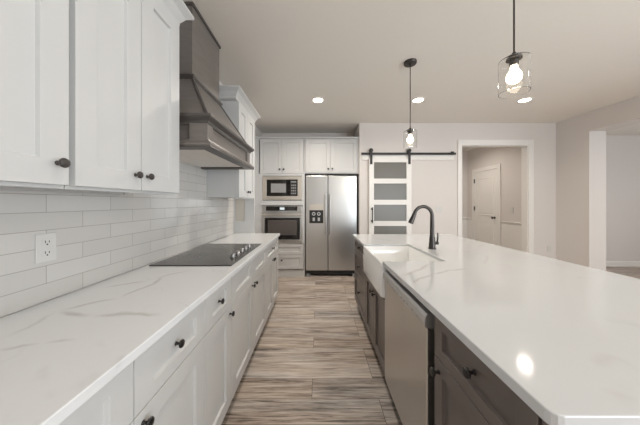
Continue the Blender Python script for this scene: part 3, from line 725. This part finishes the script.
for x in (xd(371.2), xd(409.4)):
    m = MB().box(x - 0.02, x + 0.02, YD - 0.007, YD - 0.0005, zd(164.2), zr + 0.05)
    m.cyl((x, YD + 0.002, zr + 0.055), (x, YD + 0.032, zr + 0.055), 0.036, 24)
    m.cyl((x, YD - 0.012, zr + 0.055), (x, YD - 0.0072, zr + 0.055), 0.014, 6)
    for z in (zd(163.2), zd(160.8)): m.cyl((x, YD - 0.011, z), (x, YD - 0.0072, z), 0.008, 6)
    part('hanger', m, 'black_iron', r, label='black strap hanger with roller')
m = MB(); xh = xd(372.0)
m.cyl((xh, YD - 0.04, zd(223.0)), (xh, YD - 0.04, zd(207.2)), 0.009)
for z in (zd(221.0), zd(209.0)): m.cyl((xh, YD - 0.04, z), (xh, YD + 0.0, z), 0.008); m.cyl((xh, YD - 0.004, z), (xh, YD - 0.0005, z), 0.018)
part('pull_handle', m, 'black_iron', r, smooth=True, label='black bar handle')
r = thing('barn_rail', 'black steel sliding door rail on white backing board', 'rail', (1.58, YB, zr))
part('backing_board', MB().box(xd(362.5), xd(455.5), YB - 0.019, YB - 0.0005, zd(159.4), zr + 0.02), 'trim_paint', r, 0.001, label='white backing board')
part('track', MB().box(xd(361.5), xd(456.5), YD + 0.010, YD + 0.017, zr - 0.022, zr + 0.018), 'black_iron', r, 0.001)
for x in (xd(364.0), xd(387.0), xd(424.0), xd(440.0), xd(453.6)):
    part('standoff', MB().cyl((x, YD + 0.004, zr - 0.002), (x, YB - 0.019, zr - 0.002), 0.011, 12), 'black_iron', r)
part('end_stop', MB().box(xd(451.0), xd(454.0), YD + 0.0, YD + 0.0095, zr - 0.026, zr + 0.034), 'black_iron', r, 0.001)

# ---------------------------------------------------------------- outlets and switches
def plate_x(x, y, z, label, sgn=1):
    r = thing('wall_outlet', label, 'outlet', (x, y, z))
    part('plate', MB().box(x, x + 0.005, y - 0.036, y + 0.036, z - 0.058, z + 0.058), 'white_plastic', r, 0.002)
    for k in (-0.022, 0.022):
        s = part('socket', MB().box(x + 0.005, x + 0.007, y - 0.017, y + 0.017, z + k - 0.014, z + k + 0.014), 'white_plastic', r, 0.001)
        m = MB(); 
        m.box(x + 0.0071, x + 0.0076, y - 0.008, y - 0.0055, z + k - 0.002, z + k + 0.008); m.box(x + 0.0071, x + 0.0076, y + 0.0055, y + 0.008, z + k - 0.002, z + k + 0.007); m.cyl((x + 0.0071, y, z + k - 0.008), (x + 0.0076, y, z + k - 0.008), 0.003, 10)
        part('slots', m, 'black_plastic', s)
    return r
plate_x(XT + 0.0003, 0.948, 1.136, 'white double outlet on the tiled backsplash at left')
def plate_y(name, x, z, wd, label, cat, rockers=0):
    y = YB - 0.0003
    r = thing(name, label, cat, (x, y, z))
    part('plate', MB().box(x - wd / 2, x + wd / 2, y - 0.005, y, z - 0.058, z + 0.058), 'white_plastic', r, 0.002)
    if rockers:
        for k in range(rockers):
            xx = x + (k - (rockers - 1) / 2) * 0.046
            part('rocker', MB().box(xx - 0.016, xx + 0.016, y - 0.008, y - 0.0052, z - 0.033, z + 0.033), 'white_plastic', r, 0.001)
    else:
        for k in (-0.022, 0.022): part('socket', MB().box(x - 0.017, x + 0.017, y - 0.007, y - 0.0052, z + k - 0.014, z + k + 0.014), 'white_plastic', r, 0.001)
plate_y('light_switch', 2.13, 1.20, 0.116, 'white double light switch between sliding door and hall opening', 'switch', 2)
plate_y('wall_outlet', 4.08, 0.52, 0.072, 'white outlet low on the end wall near right corner', 'outlet')
r = thing('light_switch', 'small white light switch on hall wall right of the white door', 'switch', (HX, 4.55, 1.18))
part('plate', MB().box(HX - 0.006, HX - 0.0005, 4.515, 4.585, 1.12, 1.24), 'white_plastic', r, 0.002)
part('rocker', MB().box(HX - 0.009, HX - 0.0062, 4.533, 4.567, 1.147, 1.213), 'white_plastic', r, 0.001)

# ---------------------------------------------------------------- pendants
def copy_thing(root, dx, dy, label):
    c = root.copy(); C.objects.link(c); c.location = root.location + Vector((dx, dy, 0)); c['label'] = label
    def rec(src, dst):
        for ch in list(src.children):
            d = ch.copy(); C.objects.link(d); d.parent = dst; rec(ch, d)
    rec(root, c); return c
px, py = 0.922, 2.30
zs0, zs1 = 1.872, 2.038
r = thing('pendant_light', 'glass pendant lamp hanging over the far end of island, near sliding door', 'pendant lamp', (px, py, CL), 'clear glass pendants over the island')
part('canopy', MB().lathe((px, py, CL - 0.0005), (0, 0, -1), [(0.062, 0), (0.062, 0.016), (0.058, 0.021), (0.012, 0.023), (0.009, 0.035), (0, 0.036)], 28), 'gunmetal', r, smooth=True)
part('stem', MB().cyl((px, py, CL - 0.034), (px, py, zs1 + 0.03), 0.0042, 10), 'gunmetal', r, smooth=True)
part('socket_cap', MB().lathe((px, py, zs1 + 0.034), (0, 0, -1), [(0.008, 0), (0.012, 0.012), (0.030, 0.018), (0.033, 0.024), (0.033, 0.034), (0.019, 0.036), (0.019, 0.062), (0.016, 0.066), (0, 0.066)], 24), 'gunmetal', r, smooth=True)
t = 0.0025; R1 = 0.063
part('glass_shade', MB().ring((px, py, 0), (0, 0, 1), [(R1, zs0), (R1, zs1 - 0.004), (R1 - 0.005, zs1), (0.031, zs1), (0.031, zs1 - t), (R1 - 0.007, zs1 - t), (R1 - t, zs1 - 0.006), (R1 - t, zs0)], 48), 'clear_glass', r, smooth=True, label='clear glass cylinder shade')
part('bulb', MB().lathe((px, py, zs1 - 0.029), (0, 0, -1), [(0.014, 0), (0.016, 0.014), (0.019, 0.026), (0.029, 0.042), (0.033, 0.058), (0.031, 0.073), (0.022, 0.086), (0.010, 0.092), (0, 0.093)], 24), 'bulb_glow', r, smooth=True, label='glowing warm bulb')
r2 = copy_thing(r, 0.98 - px, 1.15 - py, 'glass pendant lamp hanging nearest the camera, at top right')
def bulb_light(x, y):
    d = bpy.data.lights.new('bulb_light', 'POINT'); d.energy = BULB_W; d.color = (1.0, 0.86, 0.68); d.shadow_soft_size = 0.03
    o = bpy.data.objects.new('bulb_light', d); C.objects.link(o); o.location = (x, y, zs0 - 0.03)
bulb_light(px, py); bulb_light(0.98, 1.15)

# ---------------------------------------------------------------- ceiling downlights
r = None
spots = [(0.0, 3.15, 'round ceiling downlight above the aisle, in front of the oven tower'),
         (1.37, 3.15, 'round ceiling downlight seen beside the far pendant stem'),
         (2.83, 3.15, 'round ceiling downlight just right of the near pendant shade')]
x0, y0 = spots[0][:2]
r = thing('recessed_light', spots[0][2], 'downlight', (x0, y0, CL), 'round ceiling downlights')
part('trim_ring', MB().ring((x0, y0, CL), (0, 0, -1), [(0.088, 0.0005), (0.086, 0.006), (0.070, 0.008), (0.064, 0.003), (0.064, 0.0005)], 36), 'trim_paint', r, smooth=True)
part('lens', MB().lathe((x0, y0, CL), (0, 0, -1), [(0.0635, 0.0008), (0.0635, 0.003), (0, 0.0032)], 32), 'lamp_lens', r, label='glowing lens')
for x, y, lab in spots[1:]: copy_thing(r, x - x0, y - y0, lab)
def down(x, y, e=CEIL_W):
    d = bpy.data.lights.new('downlight_lamp', 'AREA'); d.shape = 'DISK'; d.size = 0.12; d.energy = e; d.color = (1.0, 0.92, 0.82); d.spread = math.radians(150)
    o = bpy.data.objects.new('downlight_lamp', d); C.objects.link(o); o.location = (x, y, CL - 0.012)
for (x, y, _), e in zip(spots, (17, 4.5, 4)): down(x, y, e)     # the island row is dimmed
# unseen downlights added as fill, in the kitchen, hall, pantry and side room
down(0.0, 0.75, 3)  # added lamp over the aisle, lifts the worktops and near floor
for x, y in ((2.83, 0.6), (3.3, 2.2), (0.3, -1.9), (1.6, -1.9), (3.0, -1.7), (3.0, 5.0), (1.4, 5.0), (6.0, 2.6)): down(x, y)
